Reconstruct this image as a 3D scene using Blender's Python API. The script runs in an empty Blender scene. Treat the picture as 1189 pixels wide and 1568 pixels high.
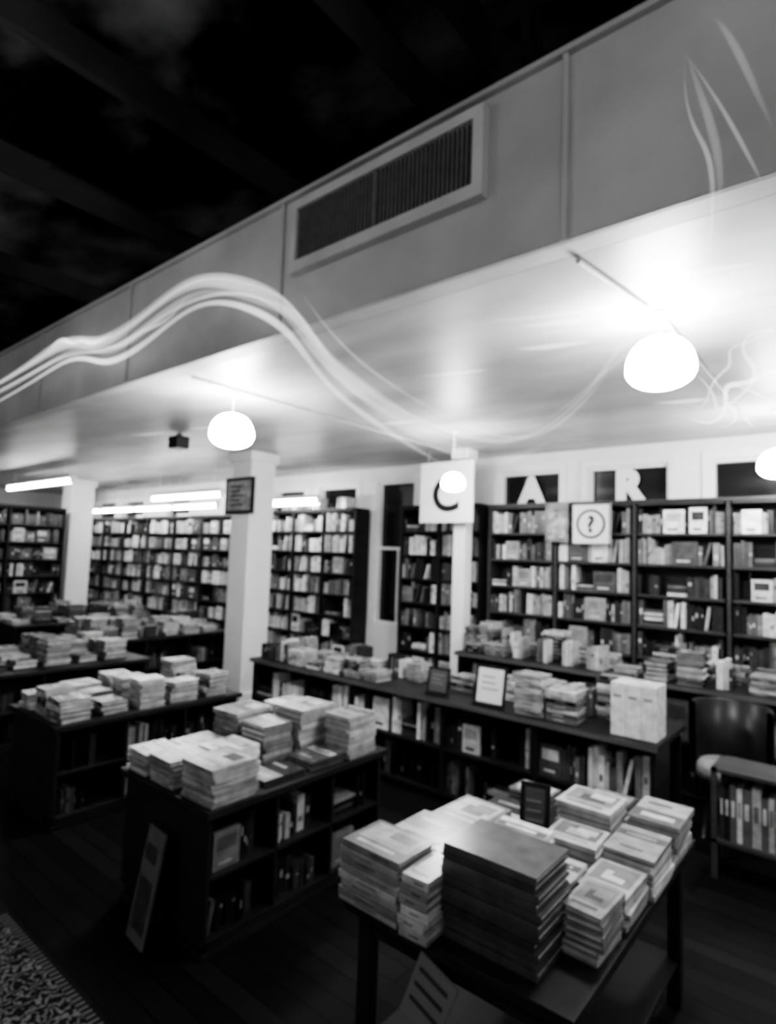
import bpy, math, random
from mathutils import Matrix, Vector
random.seed(7)
S = bpy.context.scene
COL = S.collection
try:
    S.view_settings.look = 'AgX - Medium High Contrast'
except Exception:
    pass

# ------------------------------------------------------------ materials
def mat(name, v=0.5, rough=0.6, spec=0.3, noise=0.0, scale=6.0, stretch=(1,1,1), bump=0.0, emit=0.0, metal=0.0, lo=.3, hi=.7):
    m = bpy.data.materials.new(name); m.use_nodes = True
    nt = m.node_tree; b = nt.nodes["Principled BSDF"]
    b.inputs["Base Color"].default_value = (v, v, v, 1)
    b.inputs["Roughness"].default_value = rough
    b.inputs["Metallic"].default_value = metal
    b.inputs["Specular IOR Level"].default_value = spec
    if emit > 0:
        b.inputs["Emission Color"].default_value = (1, 1, 1, 1)
        b.inputs["Emission Strength"].default_value = emit
    if noise > 0:
        tc = nt.nodes.new("ShaderNodeTexCoord"); mp = nt.nodes.new("ShaderNodeMapping")
        mp.inputs["Scale"].default_value = stretch
        n = nt.nodes.new("ShaderNodeTexNoise"); n.inputs["Scale"].default_value = scale
        n.inputs["Detail"].default_value = 6
        r = nt.nodes.new("ShaderNodeValToRGB")
        a, c = max(0, v*(1-noise)), min(1, v*(1+noise))
        r.color_ramp.elements[0].position = lo; r.color_ramp.elements[1].position = hi
        r.color_ramp.elements[0].color = (a, a, a, 1); r.color_ramp.elements[1].color = (c, c, c, 1)
        nt.links.new(tc.outputs["Object"], mp.inputs[0]); nt.links.new(mp.outputs[0], n.inputs[0])
        nt.links.new(n.outputs[0], r.inputs[0]); nt.links.new(r.outputs[0], b.inputs["Base Color"])
        if bump > 0:
            bp = nt.nodes.new("ShaderNodeBump"); bp.inputs["Strength"].default_value = bump
            bp.inputs["Distance"].default_value = .02
            nt.links.new(n.outputs[0], bp.inputs["Height"]); nt.links.new(bp.outputs[0], b.inputs["Normal"])
    return m

def emis(name, s):
    m = bpy.data.materials.new(name); m.use_nodes = True
    nt = m.node_tree; nt.nodes.clear()
    e = nt.nodes.new("ShaderNodeEmission"); e.inputs[1].default_value = s
    o = nt.nodes.new("ShaderNodeOutputMaterial"); nt.links.new(e.outputs[0], o.inputs[0])
    return m

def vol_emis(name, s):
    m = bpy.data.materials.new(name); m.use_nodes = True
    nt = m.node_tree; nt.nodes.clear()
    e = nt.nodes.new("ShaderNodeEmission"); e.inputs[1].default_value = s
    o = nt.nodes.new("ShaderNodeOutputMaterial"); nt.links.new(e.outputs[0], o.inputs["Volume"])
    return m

def floor_mat():
    m = bpy.data.materials.new("floor_boards"); m.use_nodes = True
    nt = m.node_tree; b = nt.nodes["Principled BSDF"]
    tc = nt.nodes.new("ShaderNodeTexCoord")
    br = nt.nodes.new("ShaderNodeTexBrick")
    br.inputs["Scale"].default_value = 1.0
    br.inputs["Brick Width"].default_value = 1.6; br.inputs["Row Height"].default_value = .11
    br.inputs["Mortar Size"].default_value = .004
    br.inputs["Color1"].default_value = (.008, .008, .008, 1); br.inputs["Color2"].default_value = (.018, .018, .018, 1)
    br.inputs["Mortar"].default_value = (.002, .002, .002, 1)
    nt.links.new(tc.outputs["Object"], br.inputs[0])
    n = nt.nodes.new("ShaderNodeTexNoise"); n.inputs["Scale"].default_value = 3
    mx = nt.nodes.new("ShaderNodeMixRGB"); mx.blend_type = 'MULTIPLY'; mx.inputs[0].default_value = .7
    nt.links.new(tc.outputs["Object"], n.inputs[0]); nt.links.new(br.outputs[0], mx.inputs[1]); nt.links.new(n.outputs[0], mx.inputs[2])
    nt.links.new(mx.outputs[0], b.inputs["Base Color"])
    b.inputs["Roughness"].default_value = .5; b.inputs["Specular IOR Level"].default_value = .07
    return m

def rug_mat():
    m = bpy.data.materials.new("woven_rug"); m.use_nodes = True
    nt = m.node_tree; b = nt.nodes["Principled BSDF"]
    tc = nt.nodes.new("ShaderNodeTexCoord")
    w = nt.nodes.new("ShaderNodeTexWave"); w.inputs["Scale"].default_value = 7; w.inputs["Distortion"].default_value = 14
    w.inputs["Detail"].default_value = 2; w.inputs["Detail Scale"].default_value = 3
    r = nt.nodes.new("ShaderNodeValToRGB")
    r.color_ramp.elements[0].position = .6; r.color_ramp.elements[1].position = .9
    r.color_ramp.elements[0].color = (.01, .01, .01, 1); r.color_ramp.elements[1].color = (.13, .13, .13, 1)
    nt.links.new(tc.outputs["Object"], w.inputs[0]); nt.links.new(w.outputs[0], r.inputs[0]); nt.links.new(r.outputs[0], b.inputs["Base Color"])
    b.inputs["Roughness"].default_value = .95; b.inputs["Specular IOR Level"].default_value = .05
    return m

def tone_mat():
    m = bpy.data.materials.new("printed_paper"); m.use_nodes = True
    nt = m.node_tree; b = nt.nodes["Principled BSDF"]
    a = nt.nodes.new("ShaderNodeAttribute"); a.attribute_name = "Col"
    tc = nt.nodes.new("ShaderNodeTexCoord")
    n = nt.nodes.new("ShaderNodeTexNoise"); n.inputs["Scale"].default_value = 18; n.inputs["Detail"].default_value = 3
    mr = nt.nodes.new("ShaderNodeMapRange"); mr.inputs[1].default_value = .3; mr.inputs[2].default_value = .7
    mr.inputs[3].default_value = .72; mr.inputs[4].default_value = 1.2
    mx = nt.nodes.new("ShaderNodeMixRGB"); mx.blend_type = 'MULTIPLY'; mx.inputs[0].default_value = 1
    nt.links.new(tc.outputs["Object"], n.inputs[0]); nt.links.new(n.outputs[0], mr.inputs[0])
    nt.links.new(a.outputs["Color"], mx.inputs[1]); nt.links.new(mr.outputs[0], mx.inputs[2])
    nt.links.new(mx.outputs[0], b.inputs["Base Color"])
    b.inputs["Roughness"].default_value = .24; b.inputs["Specular IOR Level"].default_value = .55
    return m

M_TONE = tone_mat()
M_WALL = mat("painted_plaster", .82, .7, .2, .06, 2.5, bump=.08)
M_CEIL = mat("painted_ceiling", .46, .42, .4, .26, 1.1, (1, 2.5, 1), bump=.12)
M_FASC = mat("painted_duct_metal", .46, .5, .3, .22, 1.6, bump=.08)
M_DARKC = mat("black_ceiling_haze", .17, .8, .1, .97, .75, (1, 1.4, 1), lo=.5, hi=.72)  # pale noise patches put haze into the dark ceiling colour
M_WOOD = mat("dark_stained_wood", .013, .5, .2, .45, 4, (1, 1, 8), bump=.1)
M_WOOD2 = mat("mid_stained_wood", .09, .5, .3, .35, 4, (1, 1, 8), bump=.1)
M_COLM = mat("column_paint", .90, .5, .3, .04, 3, bump=.05)
M_WHITE = mat("white_card", .84, .5, .3, .04, 8)
M_BLACK = mat("black_enamel", .012, .35, .3, .3, 10)
M_METAL = mat("grey_metal", .3, .35, .5, .2, 12, metal=.6)
M_GLASS = mat("night_window_glass", .008, .08, .5, .5, 2)
M_LAMP = emis("opal_globe_lit", 125)
M_LAMP2 = emis("opal_globe_dim", 95)
M_TUBE = emis("fluorescent_tube_lit", 42)
M_G1 = vol_emis("trail_glow", 13)  # glows for the added streaks that imitate light trails
M_G2 = vol_emis("trail_faint_glow", 4)
M_G3 = vol_emis("trail_bright_glow", 90)
M_FLOOR = floor_mat()

# ------------------------------------------------------------ mesh builder
class B:
    def __init__(s): s.v = []; s.f = []; s.c = []; s.m = []
    def box(s, x0, x1, y0, y1, z0, z1, tone=.5, mi=0, M=None):
        i = len(s.v)
        P = [(x0,y0,z0),(x1,y0,z0),(x1,y1,z0),(x0,y1,z0),(x0,y0,z1),(x1,y0,z1),(x1,y1,z1),(x0,y1,z1)]
        if M is not None: P = [tuple(M @ Vector(p)) for p in P]
        s.v += P
        for q in ((3,2,1,0),(4,5,6,7),(0,1,5,4),(1,2,6,5),(2,3,7,6),(3,0,4,7)):
            s.f.append(tuple(i+k for k in q)); s.c.append(tone); s.m.append(mi)
    def quad(s, pts, tone=.5, mi=0, M=None):
        i = len(s.v)
        if M is not None: pts = [tuple(M @ Vector(p)) for p in pts]
        s.v += pts; s.f.append(tuple(range(i, i+len(pts)))); s.c.append(tone); s.m.append(mi)
    def rect(s, x0, x1, y0, y1, z, tone, M=None):
        s.quad([(x0,y0,z),(x1,y0,z),(x1,y1,z),(x0,y1,z)], tone, 0, M)
    def lathe(s, prof, cx, cy, n=24, tone=.5, mi=0, a0=0, a1=2*math.pi):
        i = len(s.v); full = abs(a1-a0-2*math.pi) < 1e-4
        k = n if full else n+1
        for r, z in prof:
            for j in range(k):
                a = a0+(a1-a0)*j/n
                s.v.append((cx+r*math.cos(a), cy+r*math.sin(a), z))
        for p in range(len(prof)-1):
            for j in range(n):
                j2 = (j+1) % k
                s.f.append((i+p*k+j, i+p*k+j2, i+(p+1)*k+j2, i+(p+1)*k+j)); s.c.append(tone); s.m.append(mi)
    def rod(s, p, q, r, n=8, tone=.5, mi=0):
        p, q = Vector(p), Vector(q); d = (q-p).normalized()
        a = d.orthogonal().normalized(); b = d.cross(a); i = len(s.v)
        for c in (p, q):
            for j in range(n):
                t = 2*math.pi*j/n; s.v.append(tuple(c+a*r*math.cos(t)+b*r*math.sin(t)))
        for j in range(n):
            s.f.append((i+j, i+(j+1) % n, i+n+(j+1) % n, i+n+j)); s.c.append(tone); s.m.append(mi)
        s.f.append(tuple(i+j for j in range(n))); s.c.append(tone); s.m.append(mi)
        s.f.append(tuple(i+n+j for j in range(n))[::-1]); s.c.append(tone); s.m.append(mi)
    def make(s, name, mats, parent=None, smooth=False, bevel=0):
        me = bpy.data.meshes.new(name); me.from_pydata(s.v, [], s.f); me.update()
        for m in mats: me.materials.append(m)
        at = me.color_attributes.new("Col", 'FLOAT_COLOR', 'CORNER')
        for p in me.polygons:
            t = s.c[p.index]
            p.material_index = s.m[p.index]; p.use_smooth = smooth
            for l in p.loop_indices: at.data[l].color = (t, t, t, 1)
        o = bpy.data.objects.new(name, me); COL.objects.link(o)
        if parent: o.parent = parent
        if bevel:
            bv = o.modifiers.new("bevel", 'BEVEL'); bv.width = bevel; bv.segments = 2; bv.limit_method = 'ANGLE'
        return o

def empty(name, loc=(0,0,0)):
    o = bpy.data.objects.new(name, None); COL.objects.link(o); o.location = loc; o.empty_display_size = .1
    return o

# ------------------------------------------------------------ books
def rtone(bright=.35):
    r = random.random()
    if r < bright*.5: return random.uniform(.6, .85)
    if r < bright: return random.uniform(.28, .5)
    if r < bright+.28: return random.uniform(.07, .2)
    return random.uniform(.008, .05)

def flat_book(b, cx, cy, z, w, l, h, rot, tone, spine='y', motif=True):
    M = Matrix.Translation((cx, cy, z)) @ Matrix.Rotation(rot, 4, 'Z')
    c = min(.004, h*.2); e = .008
    b.box(-w/2, w/2, -l/2, l/2, 0, c, tone*.6, 0, M)
    b.box(-w/2, w/2, -l/2, l/2, h-c, h, tone, 0, M)
    b.box(-w/2+e, w/2-e, -l/2+e, l/2-e, c, h-c, random.uniform(.35, .6), 0, M)
    if spine == 'y': b.box(-w/2, w/2, -l/2, -l/2+c, c, h-c, tone*.8, 0, M)
    elif spine == '-y': b.box(-w/2, w/2, l/2-c, l/2, c, h-c, tone*.8, 0, M)
    elif spine == 'x': b.box(w/2-c, w/2, -l/2, l/2, c, h-c, tone*.8, 0, M)
    else: b.box(-w/2, -w/2+c, -l/2, l/2, c, h-c, tone*.8, 0, M)
    if spine == 'y' and h > .012 and motif is not None:
        a = random.uniform(-.3, 0)*w; t2 = .4 if tone < .2 else tone*.35
        b.quad([(a, -l/2-.0006, h*.35), (a+w*.35, -l/2-.0006, h*.35), (a+w*.35, -l/2-.0006, h*.6), (a, -l/2-.0006, h*.6)], t2, 0, M)
    if motif:
        z1 = h+.0006; z2 = h+.0010; z3 = h+.0014
        dark = tone < .3
        def alt(k=1): return min(.8, tone+random.uniform(.15, .5)*k) if dark else tone*random.uniform(.15, .7)
        kind = random.random()
        if kind < .4:
            b.rect(-w*.42, w*.42, -l*.2, l*.42, z1, alt(), M)
            b.rect(-w*.2, w*.25, -l*.1, l*.2, z2, random.uniform(.02, .7), M)
            b.rect(-w*.05, w*.35, l*.05, l*.33, z3, random.uniform(.05, .6), M)
            b.rect(-w*.35, w*.3, -l*.36, -l*.27, z1, alt(), M)
        elif kind < .7:
            b.rect(-w*.5+.002, w*.5-.002, l*.1, l*.32, z1, alt(), M)
            b.rect(-w*.3, w*.3, l*.17, l*.25, z2, tone, M)
            b.rect(-w*.25, w*.2, -l*.3, -l*.24, z1, alt(), M)
        else:
            b.rect(-w*.5+.002, w*.5-.002, -l*.5+.002, -l*.05, z1, alt(), M)
            b.rect(-w*.3, w*.35, -l*.35, -l*.2, z2, random.uniform(.1, .7), M)
            b.rect(-w*.35, w*.15, l*.2, l*.3, z1, alt(), M)

def stack(b, cx, cy, z0, w, l, H, n, tone=None, spine='y', jit=.05, motif=True, shift=.007):
    h = H/n; z = z0+.001
    for i in range(n):
        t = rtone(.45) if tone is None else min(.8, max(.015, tone*random.uniform(.5, 1.3)))
        mo = motif and i == n-1
        if not motif: mo = None
        flat_book(b, cx+random.uniform(-shift, shift), cy+random.uniform(-shift, shift), z, w*random.uniform(.96, 1.02), l*random.uniform(.96, 1.02), h-.0018,
                  random.uniform(-jit, jit), t, spine, mo)
        z += h

def shelf_row(b, x0, x1, y, z, hmax, bright=.35, M=None, dmax=.2):
    """upright books, spines toward -y, standing on z, front edge at y."""
    x = x0; run = 0; tone0 = rtone(bright); h0 = random.uniform(.6, 1)*hmax
    while x < x1-.02:
        q = random.random()
        if q < .055 and x1-x > .25:
            w = random.uniform(.13, .22); h = hmax*random.uniform(.7, .97)
            t = random.choice([.85, .75, .5, .3, .08])
            b.box(x, x+w, y+.01, y+.035, z, z+h, t, 0, M)
            t2 = .04 if t > .4 else .6
            b.quad([(x+w*.12, y+.009, z+h*.5), (x+w*.85, y+.009, z+h*.5), (x+w*.85, y+.009, z+h*.85), (x+w*.12, y+.009, z+h*.85)], random.choice([t2, t*.6, t*.8]), 0, M)
            b.quad([(x+w*.2, y+.009, z+h*.12), (x+w*.7, y+.009, z+h*.12), (x+w*.7, y+.009, z+h*.2), (x+w*.2, y+.009, z+h*.2)], t2, 0, M)
            x += w+.008; continue
        if q < .10 and x1-x > .2:
            x += random.uniform(.02, .1); continue
        if q < .125 and x1-x > .26:
            w = random.uniform(.16, .22); zz = z
            for i in range(random.randint(3, 6)):
                h = random.uniform(.014, .032)
                if zz+h > z+hmax*.95: break
                b.box(x+random.uniform(0, .015), x+w, y+random.uniform(.005, .03), y+.15, zz, zz+h-.001, rtone(bright), 0, M); zz += h
            x += w+.006; continue
        if q < .155 and x1-x > .16:
            w = .022; a = random.uniform(.12, .28); h = hmax*random.uniform(.65, .88)
            L = Matrix.Translation((x, 0, z+.001)) @ Matrix.Rotation(a, 4, 'Y')
            if M is not None: L = M @ L
            L = L @ Matrix.Translation((0, 0, math.sin(a)*w))
            b.box(0, w, y+.01, y+.15, 0, h, rtone(bright), 0, L)
            x += h*math.sin(a)+w+.008; continue
        if run <= 0:
            run = random.choice([1, 1, 2, 3, 4, 6]); tone0 = rtone(bright); h0 = random.uniform(.58, .98)*hmax
            bw = random.uniform(.014, .05)
        run -= 1
        w = bw*random.uniform(.85, 1.1); h = min(hmax*.98, h0*random.uniform(.93, 1.06)); d = random.uniform(.13, dmax)
        if x+w > x1: break
        t = min(.85, tone0*random.uniform(.6, 1.3)); yy = y+random.uniform(0, .035)
        b.box(x, x+w-.0015, yy, yy+d, z, z+h, t, 0, M)
        if random.random() < .4:
            t2 = random.uniform(.25, .6) if t < .2 else t*random.uniform(.1, .5)
            k = random.uniform(.3, .75); s = random.uniform(.04, .13)
            b.quad([(x+w*.2, yy-.001, z+h*(k-s)), (x+w*.75, yy-.001, z+h*(k-s)), (x+w*.75, yy-.001, z+h*(k+s)), (x+w*.2, yy-.001, z+h*(k+s))], t2, 0, M)
        x += w

def bookcase(x0, x1, yf, depth, ztop, rows, zb=.1, wood=None, bright=.35, nb=None, M=None, topbooks=0.0):
    wood = wood or M_WOOD
    L = x1-x0; nb = nb or max(1, round(L/.85)); bw = L/nb
    c = B(); k = B()
    yb = yf+depth
    c.box(x0, x1, yb-.015, yb, 0, ztop, mi=0, M=M)
    c.box(x0, x1, yf+.02, yb-.015, 0, zb-.02, mi=0, M=M)
    for i in range(nb+1):
        xx = x0+i*bw
        if 0 < i < nb: c.box(xx-.014, xx+.014, yf, yb-.015, 0, ztop, M=M)
        else: c.box(xx if i == 0 else xx-.028, xx+.028 if i == 0 else xx, yf, yb-.015, 0, ztop, M=M)
    sp = (ztop-zb)/rows
    for r in range(rows+1):
        z = zb+r*sp
        for i in range(nb):
            c.box(x0+i*bw+.03, x0+(i+1)*bw-.03, yf, yb-.015, z-.022, z, M=M)
    c.box(x0, x1, yf-.02, yb-.016, ztop, ztop+.03, M=M)
    for r in range(rows):
        for i in range(nb):
            shelf_row(k, x0+i*bw+.032, x0+(i+1)*bw-.032, yf+.02, zb+r*sp+.001, sp-.03, bright, M, dmax=min(.2, depth-.07))
    x = x0+.03
    while topbooks > 0 and x < x1-.3:
        if random.random() < topbooks:
            w = random.uniform(.15, .3); z = ztop+.031
            if random.random() < .5:
                shelf_row(k, x, x+w, yf+.03, z, .17, bright, M)
            else:
                for q in range(random.randint(1, 4)):
                    h = random.uniform(.015, .03)
                    k.box(x+random.uniform(0, .01), x+w, yf+.02, yf+.2, z, z+h-.001, rtone(bright), 0, M); z += h
            x += w
        x += random.uniform(.03, .3)
    o = c.make("bookcase", [wood]); k.make("books", [M_TONE], parent=o)
    return o

# ------------------------------------------------------------ room shell
H = 1.8
XL, XR, YN, YB = -15.0, 2.6, -3.0, 6.1
ZL, ZH = 3.0, 4.9
FT = 3.75
b = B(); b.box(XL, XR, YN, YB, -.1, 0); b.make("floor", [M_FLOOR])
b = B(); b.box(XL-.15, XL, YN, YB, -.1, ZH); b.make("wall_left", [M_WALL])
b = B(); b.box(XR, XR+.15, YN, YB, -.1, ZH); b.make("wall_right", [M_WALL])
b = B(); b.box(XL-.15, XR+.15, YN-.15, YN, -.1, ZH); b.make("wall_near", [M_WALL])
wins = [(-13.6,-12.7,2.15,2.78), (-12.4,-11.5,2.15,2.78), (-10.6,-9.8,2.15,2.78), (-7.35,-6.68,2.15,2.78), (-6.36,-5.6,2.15,2.78), (-5.22,-4.58,.9,2.80),
        (-3.34,-2.6,2.1,2.80), (-2.3,-1.5,2.1,2.80), (-1.14,-.35,2.1,2.80), (.1,.9,2.1,2.80)]
b = B(); x = XL
for (a, c, z0, z1) in wins:
    b.box(x, a, YB, YB+.2, -.1, ZH); b.box(a, c, YB, YB+.2, -.1, z0); b.box(a, c, YB, YB+.2, z1, ZH); x = c
b.box(x, XR, YB, YB+.2, -.1, ZH); b.make("wall_back", [M_WALL])
def letter(ch, x, y, z, size, parent, name, m, off=.012):
    cu = bpy.data.curves.new(name, 'FONT'); cu.body = ch; cu.size = size; cu.align_x = 'CENTER'
    cu.extrude = .002; cu.offset = off; cu.materials.append(m)
    o = bpy.data.objects.new(name, cu); COL.objects.link(o)
    o.rotation_euler = (math.pi/2, 0, 0); o.location = (x, y, z); o.parent = parent
    return o
for i, (a, c, z0, z1) in enumerate(wins):
    w = B(); t = .03
    w.box(a, c, YB+.09, YB+.1, z0, z1, mi=1)
    w.box(a, a+t, YB+.02, YB+.09, z0, z1); w.box(c-t, c, YB+.02, YB+.09, z0, z1)
    w.box(a+t, c-t, YB+.02, YB+.09, z0, z0+t); w.box(a+t, c-t, YB+.02, YB+.09, z1-t, z1)
    if z0 < 1.5:
        w.box(a+t, c-t, YB+.03, YB+.088, 1.88, 1.92)
        w.box((a+c)/2+.02, (a+c)/2+.045, YB+.04, YB+.088, z0+t, 1.88)
    w.box(a-.07, a, YB-.025, YB-.001, z0, z1+.07); w.box(c, c+.07, YB-.025, YB-.001, z0, z1+.07)
    w.box(a, c, YB-.025, YB-.001, z1, z1+.07)
    o = w.make("window_%d" % (i+1), [M_WHITE, M_GLASS])
    if i == 6: letter("A", (a+c)/2, YB+.05, 2.45, .41, o, "letter_a", M_WHITE, .03)
    if i == 7: letter("R", (a+c)/2, YB+.05, 2.45, .43, o, "letter_r", M_WHITE, .03)
b = B(); b.box(XL, XR, 2.16, YB, ZL, ZL+.08); b.make("ceiling", [M_CEIL])
b = B(); b.box(XL-.15, XR+.15, YN-.15, YB+.2, ZH, ZH+.1)
b.make("ceiling_upper", [M_DARKC])
b = B()
for x in (-12.0, -9.6, -7.2, -5.2, -3.7, -2.2, -1.7, -.9, -.1, .9, 1.9):
    b.box(x, x+.07, YN, YB, ZH-.22, ZH)
b.rod((-2.6, 6, 4.3), (-1.0, 1.9, 4.3), .045)
b.rod((-4.5, 5, 4.5), (-4.5, 1.5, 4.5), .02)
b.make("ceiling_joists", [mat("mottled_joists", .06, .7, .2, .9, .8)])  # joist colour varied by broad noise

# fascia / duct with grille
b = B()
b.box(XL, XR, 2.05, 2.16, ZL, FT)
b.box(XL, XR, 2.02, 2.18, FT, FT+.025)
b.box(XL, XR, 2.035, 2.05, ZL, ZL+.02)
for x in (-9.0, -7.4, -5.9, -4.25, -2.52, -.87, .8):
    b.box(x-.012, x+.012, 2.03, 2.05, ZL, FT)
b.make("trim_1", [M_FASC], bevel=.004)
b = B()
gx0, gx1, gz0, gz1 = -2.36, -1.26, 3.36, 3.65
b.box(gx0-.05, gx1+.05, 2.0, 2.05, gz1, gz1+.05); b.box(gx0-.05, gx1+.05, 2.0, 2.05, gz0-.06, gz0)
b.box(gx0-.05, gx0, 2.0, 2.05, gz0, gz1); b.box(gx1, gx1+.05, 2.0, 2.05, gz0, gz1)
b.box(gx0, gx1, 2.044, 2.0495, gz0, gz1, mi=1)
n = 46
for i in range(n):
    x = gx0+(gx1-gx0)*(i+.5)/n
    b.box(x-.004, x+.004, 2.012, 2.044, gz0, gz1, mi=2)
b.box((gx0+gx1)/2-.012, (gx0+gx1)/2+.012, 2.005, 2.044, gz0, gz1, mi=2)
b.make("ventilation_grille", [mat("grille_frame_paint", .55, .5, .3, .15, 3), M_BLACK, mat("vent_slats", .15, .5, .3, .2, 20)])

b = B()
b.rod((-.87, 2.18, 2.985), (-.78, 2.78, 2.985), .012); b.rod((-.75, 3.0, 2.985), (-.75, 5.9, 2.985), .01)
b.rod((-3.62, 2.2, 2.985), (-3.62, 6.0, 2.985), .01)
b.make("electrical_conduit", [M_FASC])

# ------------------------------------------------------------ lights
def globe(x, y, z, r=.17, zc=ZL, m=None):
    root = empty("pendant_lamp", (x, y, z))
    g = B(); pr = []
    for i in range(15):
        a = -math.pi/2+math.pi*i/14
        q = math.sin(a); q = q*(.6 if q < 0 else 1.0)
        pr.append((max(.0005, r*math.cos(a)**.85 if math.cos(a) > 0 else .0005), r*q))
    g.lathe(pr, 0, 0, 28); g.make("globe", [m or M_LAMP], parent=root, smooth=True)
    s = B()
    s.rod((0, 0, r*1.01), (0, 0, zc-z-.03), .005)
    s.lathe([(.012, zc-z-.04), (.04, zc-z-.02), (.04, zc-z-.002)], 0, 0, 20)
    s.make("stem_and_canopy", [M_WHITE], parent=root, smooth=True)
globe(-.75, 2.89, 2.72, .155)
globe(-3.73, 2.63, 2.67, .165)
globe(-.52, 5.2, 2.56, .14)
globe(-2.98, 4.55, 2.48, .11)
globe(1.4, 3.4, 2.7, .15, m=M_LAMP2)
globe(.9, -1.2, 3.5, .13, 4.4, M_LAMP2)
globe(-4.2, -1.4, 3.5, .13, 4.4, M_LAMP2)

def tube(x0, x1, y, z, r=.03):
    root = empty("fluorescent_light", ((x0+x1)/2, y, z)); L = (x1-x0)/2
    t = B(); t.rod((-L, 0, 0), (L, 0, 0), r, 12); t.make("tube", [M_TUBE], parent=root)
    t = B(); t.box(-L-.02, L+.02, -.05, .05, .038, .085)
    t.box(-L-.02, -L-.001, -.03, .03, -.03, .038); t.box(L+.001, L+.02, -.03, .03, -.03, .038)
    for s in (-.8, .8): t.rod((s*L, 0, .085), (s*L, 0, ZL-z-.004), .004)
    t.make("housing", [M_WHITE], parent=root)
for i in range(4): tube(-13.3+i*1.33, -13.3+i*1.33+1.25, 5.48, 2.50)
tube(-8.7, -6.9, 4.75, 2.56)
tube(-11.4, -8.9, 3.6, 2.72, .032)
tube(-6.95, -5.75, 5.48, 2.50, .045)

def light_trails(name, groups):  # glowing volume curves added to imitate light trails, no real fitting
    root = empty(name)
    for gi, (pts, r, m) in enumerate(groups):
        cu = bpy.data.curves.new("streak_%d" % (gi+1), 'CURVE'); cu.dimensions = '3D'; cu.bevel_depth = r; cu.bevel_resolution = 3
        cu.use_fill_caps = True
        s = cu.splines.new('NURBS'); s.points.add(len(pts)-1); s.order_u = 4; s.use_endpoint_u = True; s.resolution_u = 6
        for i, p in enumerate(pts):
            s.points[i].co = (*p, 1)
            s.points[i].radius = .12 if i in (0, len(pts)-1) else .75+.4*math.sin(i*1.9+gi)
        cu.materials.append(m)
        o = bpy.data.objects.new("streak_%d" % (gi+1), cu); COL.objects.link(o); o.parent = root
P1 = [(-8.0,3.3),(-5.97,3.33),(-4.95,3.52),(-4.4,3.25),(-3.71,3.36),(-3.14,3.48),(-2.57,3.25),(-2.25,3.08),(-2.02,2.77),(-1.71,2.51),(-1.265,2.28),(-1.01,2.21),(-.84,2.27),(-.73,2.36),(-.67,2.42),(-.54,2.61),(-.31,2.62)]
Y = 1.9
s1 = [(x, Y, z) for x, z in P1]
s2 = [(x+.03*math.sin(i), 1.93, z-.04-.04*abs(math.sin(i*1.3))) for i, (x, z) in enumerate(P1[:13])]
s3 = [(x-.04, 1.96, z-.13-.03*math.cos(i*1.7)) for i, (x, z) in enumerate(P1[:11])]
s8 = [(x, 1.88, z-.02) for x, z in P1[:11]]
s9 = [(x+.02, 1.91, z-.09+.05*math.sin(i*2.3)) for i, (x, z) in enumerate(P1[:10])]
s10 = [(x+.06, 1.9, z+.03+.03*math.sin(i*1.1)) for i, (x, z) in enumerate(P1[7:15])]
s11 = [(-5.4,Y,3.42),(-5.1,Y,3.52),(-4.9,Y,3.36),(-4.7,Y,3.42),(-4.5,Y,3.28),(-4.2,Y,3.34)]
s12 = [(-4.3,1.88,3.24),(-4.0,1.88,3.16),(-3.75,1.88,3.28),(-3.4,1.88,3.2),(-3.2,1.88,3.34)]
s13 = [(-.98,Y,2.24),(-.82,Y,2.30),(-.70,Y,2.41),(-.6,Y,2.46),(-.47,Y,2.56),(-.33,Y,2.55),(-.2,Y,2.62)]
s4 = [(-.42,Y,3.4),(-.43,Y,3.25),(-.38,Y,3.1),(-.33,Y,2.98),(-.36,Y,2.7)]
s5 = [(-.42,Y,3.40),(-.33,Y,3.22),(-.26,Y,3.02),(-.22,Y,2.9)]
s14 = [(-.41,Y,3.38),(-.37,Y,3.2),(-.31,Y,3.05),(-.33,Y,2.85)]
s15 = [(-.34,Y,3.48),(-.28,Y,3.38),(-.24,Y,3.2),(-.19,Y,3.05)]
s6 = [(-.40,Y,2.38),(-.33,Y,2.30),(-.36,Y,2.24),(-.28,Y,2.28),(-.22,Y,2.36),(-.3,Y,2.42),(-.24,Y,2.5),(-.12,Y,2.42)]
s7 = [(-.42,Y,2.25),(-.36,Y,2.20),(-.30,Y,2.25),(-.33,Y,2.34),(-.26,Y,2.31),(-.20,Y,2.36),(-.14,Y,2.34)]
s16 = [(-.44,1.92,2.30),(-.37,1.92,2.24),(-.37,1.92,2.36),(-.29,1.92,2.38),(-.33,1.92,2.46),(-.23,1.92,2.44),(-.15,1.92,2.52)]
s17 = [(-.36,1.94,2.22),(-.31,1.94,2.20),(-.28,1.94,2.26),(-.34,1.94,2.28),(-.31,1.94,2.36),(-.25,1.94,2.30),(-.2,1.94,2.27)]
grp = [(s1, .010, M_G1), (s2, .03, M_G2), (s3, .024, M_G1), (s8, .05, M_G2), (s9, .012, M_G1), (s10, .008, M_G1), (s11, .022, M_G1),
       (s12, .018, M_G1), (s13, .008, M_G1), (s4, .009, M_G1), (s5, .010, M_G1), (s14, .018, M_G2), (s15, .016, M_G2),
       (s6, .006, M_G3), (s7, .009, M_G3), (s16, .005, M_G3), (s17, .006, M_G3)]
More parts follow.
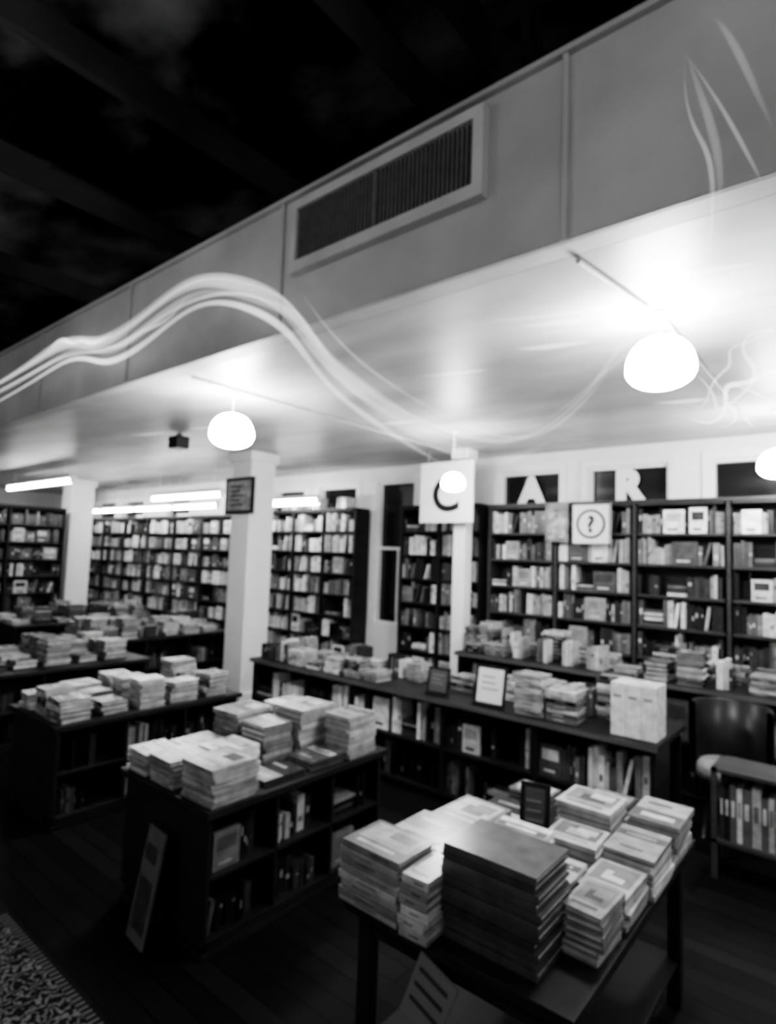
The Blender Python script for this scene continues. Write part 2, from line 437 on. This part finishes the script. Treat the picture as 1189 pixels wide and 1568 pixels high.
# short glowing lengths added under the low ceiling to imitate blurred light streaks
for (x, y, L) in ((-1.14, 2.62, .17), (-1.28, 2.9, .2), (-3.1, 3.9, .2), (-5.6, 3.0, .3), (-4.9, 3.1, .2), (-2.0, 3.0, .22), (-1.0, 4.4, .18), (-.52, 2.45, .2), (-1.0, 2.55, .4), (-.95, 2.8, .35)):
    grp.append(([(x-L, y-L*.3, 2.95), (x-L*.3, y, 2.94), (x+L*.3, y+.03, 2.955), (x+L, y+L*.35, 2.95)], .018, M_G1 if L > .3 else vol_emis("trail_mid_glow", 30)))
light_trails("light_trail_streaks", grp)  # not string lights: added streaks standing in for light trails

# ------------------------------------------------------------ columns
def column(x, y, w, name="column"):
    c = B(); h = w/2
    c.box(x-h, x+h, y-h, y+h, .0, ZL-.12)
    c.box(x-h-.03, x+h+.03, y-h-.03, y+h+.03, ZL-.12, ZL)
    c.box(x-h-.02, x+h+.02, y-h-.02, y+h+.02, 0, .15)
    return c.make(name, [M_COLM], bevel=.008)
column(-5.87, 4.5, .36)
column(-3.46, 5.50, .15)
column(-11.4, 4.75, .4)

b = B(); b.box(-.27, .27, -.03, 0, -.22, .22, mi=0); b.box(-.23, .23, -.032, -.03, -.18, .18, mi=1)
for i in range(5):
    b.box(-.17, random.uniform(.0, .17), -.033, -.032, .1-i*.055, .12-i*.055, mi=0)
o = b.make("framed_notice", [M_BLACK, mat("notice_grey", .3, .5, .3, .5, 14)]); o.location = (-5.87, 4.315, 2.46)

# C sign
b = B(); b.box(-.34, .34, -.02, 0, -.33, .33)
o = b.make("hanging_letter_sign", [M_WHITE]); o.location = (-3.55, 5.30, 2.51)
letter("C", 0.0, -.023, -.2, .52, o, "letter_c", M_BLACK, .01)
b = B(); b.rod((-.25, 0, .33), (-.25, 0, .485), .004); b.rod((.2, 0, .33), (.2, 0, .485), .004)
b.make("cords", [M_METAL], parent=o)

# question mark sign
b = B(); b.box(-.19, .19, -.02, 0, -.2, .2); b.box(-.19, .19, -.024, -.02, -.2, -.19, mi=1); b.box(-.19, .19, -.024, -.02, .19, .2, mi=1)
b.box(-.19, -.18, -.024, -.02, -.19, .19, mi=1); b.box(.18, .19, -.024, -.02, -.19, .19, mi=1)
n = 32
for j in range(n):
    a0, a1 = 2*math.pi*j/n, 2*math.pi*(j+1)/n
    b.quad([(r*math.cos(a), -.0215, r*math.sin(a)) for r, a in ((.145, a0), (.145, a1), (.12, a1), (.12, a0))], mi=1)
o = b.make("information_sign", [M_WHITE, M_BLACK]); o.location = (-2.12, 5.72, 2.18)
letter("?", 0, -.0225, -.075, .22, o, "question_mark", M_BLACK, .008)
b = B(); b.box(-.12, .12, -.02, 0, -.2, .2); b.box(-.09, .09, -.022, -.02, -.16, .1, mi=1)
o = b.make("poster_board", [mat("poster_grey", .2, .5, .3, .5, 12), mat("poster_print", .35, .5, .3, .7, 18)]); o.location = (-2.47, 5.72, 2.2)

# ------------------------------------------------------------ bookcases on the back wall
bookcase(-3.3, 1.4, 5.78, .29, 2.38, 8, bright=.36, wood=mat("shelf_wood", .035, .5, .3, .4, 4, (1, 1, 8)), topbooks=.0)
bookcase(-4.55, -3.40, 5.78, .29, 2.40, 8, bright=.5, nb=2, topbooks=.4)
bookcase(-7.2, -5.32, 5.78, .29, 2.40, 8, bright=.6, nb=3, topbooks=.7)
bookcase(-13.5, -8.0, 5.78, .29, 2.36, 8, bright=.45)
MR = Matrix.Translation((-11.0, 3.3, 0)) @ Matrix.Rotation(math.pi/2, 4, 'Z')
bookcase(-2.4, 1.1, 0, .3, 2.4, 8, bright=.1, M=MR)

# ------------------------------------------------------------ display tables
def display_table(x0, x1, y0, y1, z, cabinet=True, wood=None):
    wood = wood or M_WOOD
    t = B()
    t.box(x0, x1, y0, y1, z-.035, z)
    k = None
    if cabinet:
        i = .03
        t.box(x0+i, x1-.32, y0+i, y0+i+.02, .08, z-.035)
        t.box(x0+i, x1-i, y0+.05, y1-.05, .03, .08)
        t.box(x0+i, x0+i+.02, y0+.05, y1-i, .08, z-.035)
        t.box(x1-.34, x1-.32, y0+.05, y1-.05, .08, z-.035)
        L = y1-y0-2*i
        for q in range(4):
            yy = y0+i+q*(L-.02)/3
            t.box(x1-.32, x1-i, yy, yy+.02, .08, z-.035)
        t.box(x1-.32, x1-i, y0+.05, y1-.05, .33, .35)
        t.box(x0+i, x1-i, y0+i, y1-i, 0, .03)
        k = B()
        for zz in (.081, .351):
            for q in range(3):
                ya = y0+i+q*(L-.02)/3+.03; yb = ya+(L-.02)/3-.05
                M = Matrix.Translation((x1-.05, ya, zz)) @ Matrix.Rotation(math.pi/2, 4, 'Z')
                shelf_row(k, 0, (yb-ya)*random.uniform(.5, 1), .0, 0, .2, .1, M, .18)
        k.c = [v*.4 for v in k.c]  # shade under the table put into the book colours
    else:
        for (a, c) in ((x0+.04, y0+.04), (x1-.09, y0+.04), (x0+.04, y1-.09), (x1-.09, y1-.09)):
            t.box(a, a+.05, c, c+.05, 0, z-.035)
        t.box(x0+.05, x1-.05, y0+.05, y0+.07, z-.11, z-.035); t.box(x0+.05, x1-.05, y1-.07, y1-.05, z-.11, z-.035)
        t.box(x0+.05, x0+.07, y0+.07, y1-.07, z-.11, z-.035); t.box(x1-.07, x1-.05, y0+.07, y1-.07, z-.11, z-.035)
        t.box(x0+.05, x1-.05, y0+.05, y1-.05, .16, .18)
    o = t.make("display_table", [wood], bevel=.003)
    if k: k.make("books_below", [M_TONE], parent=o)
    return o

ZT = .65
display_table(-1.40, -.60, 1.53, 2.85, ZT, cabinet=False)
display_table(-3.06, -2.26, 1.58, 2.82, ZT)
display_table(-4.78, -3.98, 1.62, 3.05, ZT)
display_table(-7.7, -6.7, 3.1, 4.9, .72)
display_table(-9.7, -8.6, 2.9, 4.8, .72)
display_table(-6.6, -5.7, 1.7, 3.2, .68)

# front centre table stacks
b = B()
stack(b, -1.275, 1.61, ZT, .25, .20, .20, 8, .36, 'y')
stack(b, -1.095, 1.60, ZT, .10, .18, .18, 6, .5, 'y')
stack(b, -.885, 1.70, ZT, .315, .225, .28, 11, .08, 'y', .012, motif=False)
stack(b, -.675, 1.86, ZT, .12, .19, .14, 6, .35, 'x')
stack(b, -1.27, 1.86, ZT, .25, .26, .15, 5, .4, 'x')
stack(b, -1.10, 1.82, ZT, .09, .2, .12, 5, .6, 'x')
stack(b, -1.02, 2.04, ZT, .20, .22, .16, 6, .75, 'x')
stack(b, -.84, 1.98, ZT, .15, .2, .12, 6, None, 'x')
stack(b, -.69, 2.09, ZT, .16, .22, .10, 5, .4, 'x')
stack(b, -1.28, 2.15, ZT, .22, .26, .13, 5, .3, 'x')
stack(b, -.88, 2.26, ZT, .2, .18, .13, 5, .5, 'x')
stack(b, -.69, 2.35, ZT, .18, .24, .13, 6, .6, 'x')
stack(b, -1.27, 2.45, ZT, .25, .26, .04, 3, None, 'x')
stack(b, -.91, 2.50, ZT, .22, .22, .18, 7, .7, 'x')
stack(b, -.69, 2.65, ZT, .19, .26, .15, 6, .5, 'x')
stack(b, -.91, 2.73, ZT, .2, .16, .12, 4, None, 'x')
stack(b, -1.27, 2.73, ZT, .2, .16, .06, 3, .15, 'x')
b.make("book_stacks", [M_TONE])

# left table
b = B()
stack(b, -2.93, 1.70, ZT, .19, .2, .11, 5, .45, 'x')
stack(b, -2.70, 1.71, ZT, .2, .22, .13, 5, .35, 'y')
stack(b, -2.40, 1.74, ZT, .25, .26, .17, 8, .35, 'y')
stack(b, -2.94, 1.96, ZT, .2, .24, .09, 4, .6, 'x')
stack(b, -2.68, 1.98, ZT, .22, .24, .12, 4, .75, 'x')
stack(b, -2.92, 2.26, ZT, .22, .28, .22, 8, .3, 'y')
stack(b, -2.66, 2.22, ZT, .21, .2, .2, 7, .3, 'x')
stack(b, -2.41, 2.06, ZT, .22, .26, .03, 2, .04, 'x')
stack(b, -2.40, 2.35, ZT, .2, .24, .05, 3, .06, 'x')
stack(b, -2.65, 2.50, ZT, .24, .28, .25, 9, .5, 'x')
stack(b, -2.39, 2.62, ZT, .20, .24, .23, 8, .4, 'x')
stack(b, -2.92, 2.60, ZT, .2, .26, .2, 8, .4, 'x')
b.make("book_stacks", [M_TONE])

def scatter(x0, x1, y0, y1, z, bright=.5, hmin=.05, hmax=.24, step=.27, up=0.0):
    b = B(); y = y0+.14
    while y < y1-.1:
        x = x0+.13
        while x < x1-.08:
            if random.random() < up:
                Hh = random.uniform(.16, .26); w = random.uniform(.12, .18)
                shelf_row(b, x-w/2, x+w/2, y-.08, z+.001, Hh, .4, None, .17)
            elif random.random() < .92:
                Hh = random.uniform(hmin, hmax); n = max(2, int(Hh/random.uniform(.018, .035)))
                t = None if random.random() < .5 else (random.uniform(.35, .7) if random.random() < bright else random.uniform(.03, .25))
                stack(b, x, y, z, random.uniform(.15, .22), random.uniform(.18, .24), Hh, n, t, random.choice(['x', 'y', 'y']), .14)
            x += .245
        y += step
    return b.make("book_stacks", [M_TONE])
scatter(-4.74, -3.98, 1.62, 3.05, ZT, .8, .08, .22)
scatter(-7.7, -6.7, 3.1, 4.9, .72, .5, up=.15)
scatter(-9.7, -8.6, 2.9, 4.8, .72, .5, up=.15)
scatter(-6.6, -5.7, 1.7, 3.2, .68, .2)

# ------------------------------------------------------------ island bookcase
def island(x0, x1, y0, y1, z, rows=2, bright=.4):
    t = B(); k = B()
    t.box(x0-.02, x1+.02, y0-.03, y1+.03, z-.035, z)
    t.box(x0, x1, y0+.3, y0+.32, .05, z-.035)
    t.box(x0, x1, y0+.02, y1-.02, 0, .05)
    t.box(x0, x1, y1-.02, y1, .05, z-.035)
    n = max(2, round((x1-x0)/.8)); bw = (x1-x0-.025)/n
    for i in range(n+1): t.box(x0+i*bw, x0+i*bw+.025, y0, y0+.3, .05, z-.035)
    sp = (z-.035-.07)/rows
    for r in range(rows):
        zz = .07+r*sp
        for i in range(n):
            t.box(x0+i*bw+.026, x0+(i+1)*bw-.001, y0, y0+.3, zz-.02, zz)
            q0 = len(k.c)
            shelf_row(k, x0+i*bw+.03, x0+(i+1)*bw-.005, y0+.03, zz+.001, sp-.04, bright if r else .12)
            if r == 0: k.c[q0:] = [v*.35 for v in k.c[q0:]]  # bottom row darkened in colour to read as shaded
    t.box(x0-.02, x1+.02, y0-.034, y0-.03, z-.035, z-.002, mi=1)
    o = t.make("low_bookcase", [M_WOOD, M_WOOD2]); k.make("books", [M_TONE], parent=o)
island(-4.75, -1.0, 3.75, 4.35, .75)
b = B()
x = -4.65
while x < -1.15:
    for y in (3.88, 4.16):
        if random.random() < .97 and not (y < 4 and (-2.84 < x < -1.9 or -1.52 < x < -1.0)):
            if random.random() < .3:
                shelf_row(b, x-.09, x+.09, y-.07, .751, random.uniform(.17, .27), .4, None, .17)
            else:
                Hh = random.uniform(.04, .2) if x < -2.0 else random.uniform(.1, .3)
                stack(b, x, y, .75, random.uniform(.15, .21), random.uniform(.17, .21), Hh, max(2, int(Hh/.028)),
                      None if random.random() < .6 else random.uniform(.15, .7), 'y', .12)
    x += .235
b.make("book_stacks", [M_TONE])
b = B()
for i in range(3):
    b.box(-1.27+i*.09, -1.27+i*.09+.088, 3.78, 3.99, .752, 1.07, .8-.05*i)
    b.quad([(-1.255+i*.09, 3.779, .98), (-1.205+i*.09, 3.779, .98), (-1.205+i*.09, 3.779, 1.0), (-1.255+i*.09, 3.779, 1.0)], .3)
b.make("boxed_book_set", [M_TONE], bevel=.003)

def easel(x, y, z, w, h, light=True, rot=0):
    e = B(); T = Matrix.Rotation(-.18, 4, 'X')
    e.box(-w/2, w/2, -.012, 0, 0, h, mi=0, M=T)
    e.box(-w/2+.02, w/2-.02, -.014, -.012, .02, h-.02, mi=1, M=T)
    for i in range(3): e.box(-w*.28, w*random.uniform(.1, .3), -.0155, -.014, h*(.7-.15*i), h*(.73-.15*i), mi=2, M=T)
    e.box(-w/2, w/2, -.04, -.012, 0, .012, mi=0)
    o = e.make("display_easel", [M_BLACK, M_WHITE if light else M_WOOD2, mat("easel_print", .25)]); o.location = (x, y, z+.004); o.rotation_euler = (0, 0, rot)
easel(-2.14, 3.81, .75, .24, .28, True, .05)
easel(-2.6, 3.83, .75, .19, .2, False, .1)
easel(-1.075, 2.30, ZT, .12, .24, False, .3)

# wall counter under the right-hand shelves
island(-3.2, 1.3, 5.05, 5.74, .88, bright=.3)
scatter(-3.2, 1.3, 5.05, 5.72, .88, .45, .05, .28, .27, up=.25)

# cart on the right with tub chair beside it
c = B(); k = B()
cx0, cx1, cy0, cy1 = -.76, -.2, 4.0, 4.33
for a in (cx0, cx1-.03):
    for d in (cy0, cy1-.03): c.box(a, a+.03, d, d+.03, 0, .62)
for z in (.2, .6): c.box(cx0, cx1, cy0, cy1, z, z+.02)
c.box(cx0+.03, cx1-.03, cy1-.015, cy1-.005, .22, .6)
xx = cx0+.04
while xx < cx1-.07:
    w = random.uniform(.02, .05); hh = random.uniform(.26, .34); tt = rtone(.5)
    k.box(xx, xx+w-.002, cy0+.03, cy0+.22, .221, .221+hh, tt)
    k.quad([(xx+w*.2, cy0+.029, .36), (xx+w*.7, cy0+.029, .36), (xx+w*.7, cy0+.029, .45), (xx+w*.2, cy0+.029, .45)], .5 if tt < .2 else tt*.4)
    xx += w
o = c.make("book_cart", [mat("cart_wood", .05, .5, .3, .35, 4, (1, 1, 8))]); k.make("books", [M_TONE], parent=o)

c = B(); cx, cy = -.76, 4.66
c.lathe([(.23, .42), (.25, .48), (.255, .84), (.24, .87), (.215, .86), (.21, .46)], cx, cy, 28, a0=math.radians(-10), a1=math.radians(190))
c.lathe([(.001, .48), (.19, .48), (.21, .45), (.21, .38), (.001, .38)], cx, cy, 24, mi=1)
for a in range(4):
    t = math.pi/4+a*math.pi/2
    c.rod((cx+.15*math.cos(t), cy+.15*math.sin(t), .4), (cx+.2*math.cos(t), cy+.2*math.sin(t), 0), .015)
c.make("tub_chair", [M_BLACK, mat("seat_cloth", .25, .8, .1, .2, 30)], smooth=True)

def leaning(name, x, y, w, h, v, rot=0, lean=.18):
    e = B(); T = Matrix.Rotation(-lean, 4, 'X')
    e.box(-w/2, w/2, -.01, 0, 0, h, mi=0, M=T)
    e.box(-w/2+.02, w/2-.02, -.0115, -.01, h*.1, h*.55, mi=1, M=T); e.box(-w/2+.02, w/2-.04, -.0115, -.01, h*.7, h*.85, mi=1, M=T)
    o = e.make(name, [mat(name+"_paper", v, .5, .3, .3, 10), mat(name+"_print", v*.35, .5, .3, .6, 20)])
    o.location = (x, y, .01); o.rotation_euler = (0, 0, rot)
leaning("leaning_poster", -2.62, 1.48, .17, .48, .10, -.1)
e = B(); T = Matrix.Rotation(.35, 4, 'Y')
e.box(-.07, .07, -.008, 0, -.2, 0, mi=0, M=T)
for i in range(3): e.box(-.055, .05, -.0092, -.008, -.05-.05*i, -.035-.05*i, mi=1, M=T)
o = e.make("table_notice", [mat("notice_paper", .16, .5), mat("notice_ink", .04)]); o.location = (-1.0, 1.526, .60)

# rug
b = B(); b.box(-3.3, -2.02, .1, 1.14, .001, .012)
for i in range(40):
    x = -3.28+i*.031
    b.box(x, x+.01, 1.14, 1.18, .001, .006, mi=1)
b.make("rug", [rug_mat(), mat("rug_fringe", .1, .9)])

b = B(); b.box(-.09, .09, -.07, .07, -.16, -.03); b.box(-.02, .02, -.02, .02, -.03, 0); b.lathe([(.001, -.1), (.05, -.1)], 0, -.072, 16)
o = b.make("ceiling_speaker", [M_BLACK], bevel=.006); o.location = (-5.6, 3.3, ZL)

# ------------------------------------------------------------ world & camera
w = bpy.data.worlds.new("night"); S.world = w; w.use_nodes = True
w.node_tree.nodes["Background"].inputs[0].default_value = (.5, .5, .5, 1)
w.node_tree.nodes["Background"].inputs[1].default_value = .02
cam = bpy.data.cameras.new("camera"); cam.sensor_fit = 'HORIZONTAL'; cam.sensor_width = 36
cam.lens = 36*900/1189; cam.clip_start = .02; cam.clip_end = 100
cam.dof.use_dof = True; cam.dof.focus_distance = .45; cam.dof.aperture_fstop = 8.5
co = bpy.data.objects.new("camera", cam); COL.objects.link(co)
co.matrix_world = Matrix.Translation((0, 0, H)) @ Matrix.Rotation(math.radians(39.5), 4, 'Z') @ \
    Matrix.Rotation(math.radians(90+4.26), 4, 'X') @ Matrix.Rotation(math.radians(2.0), 4, 'Z')
S.camera = co
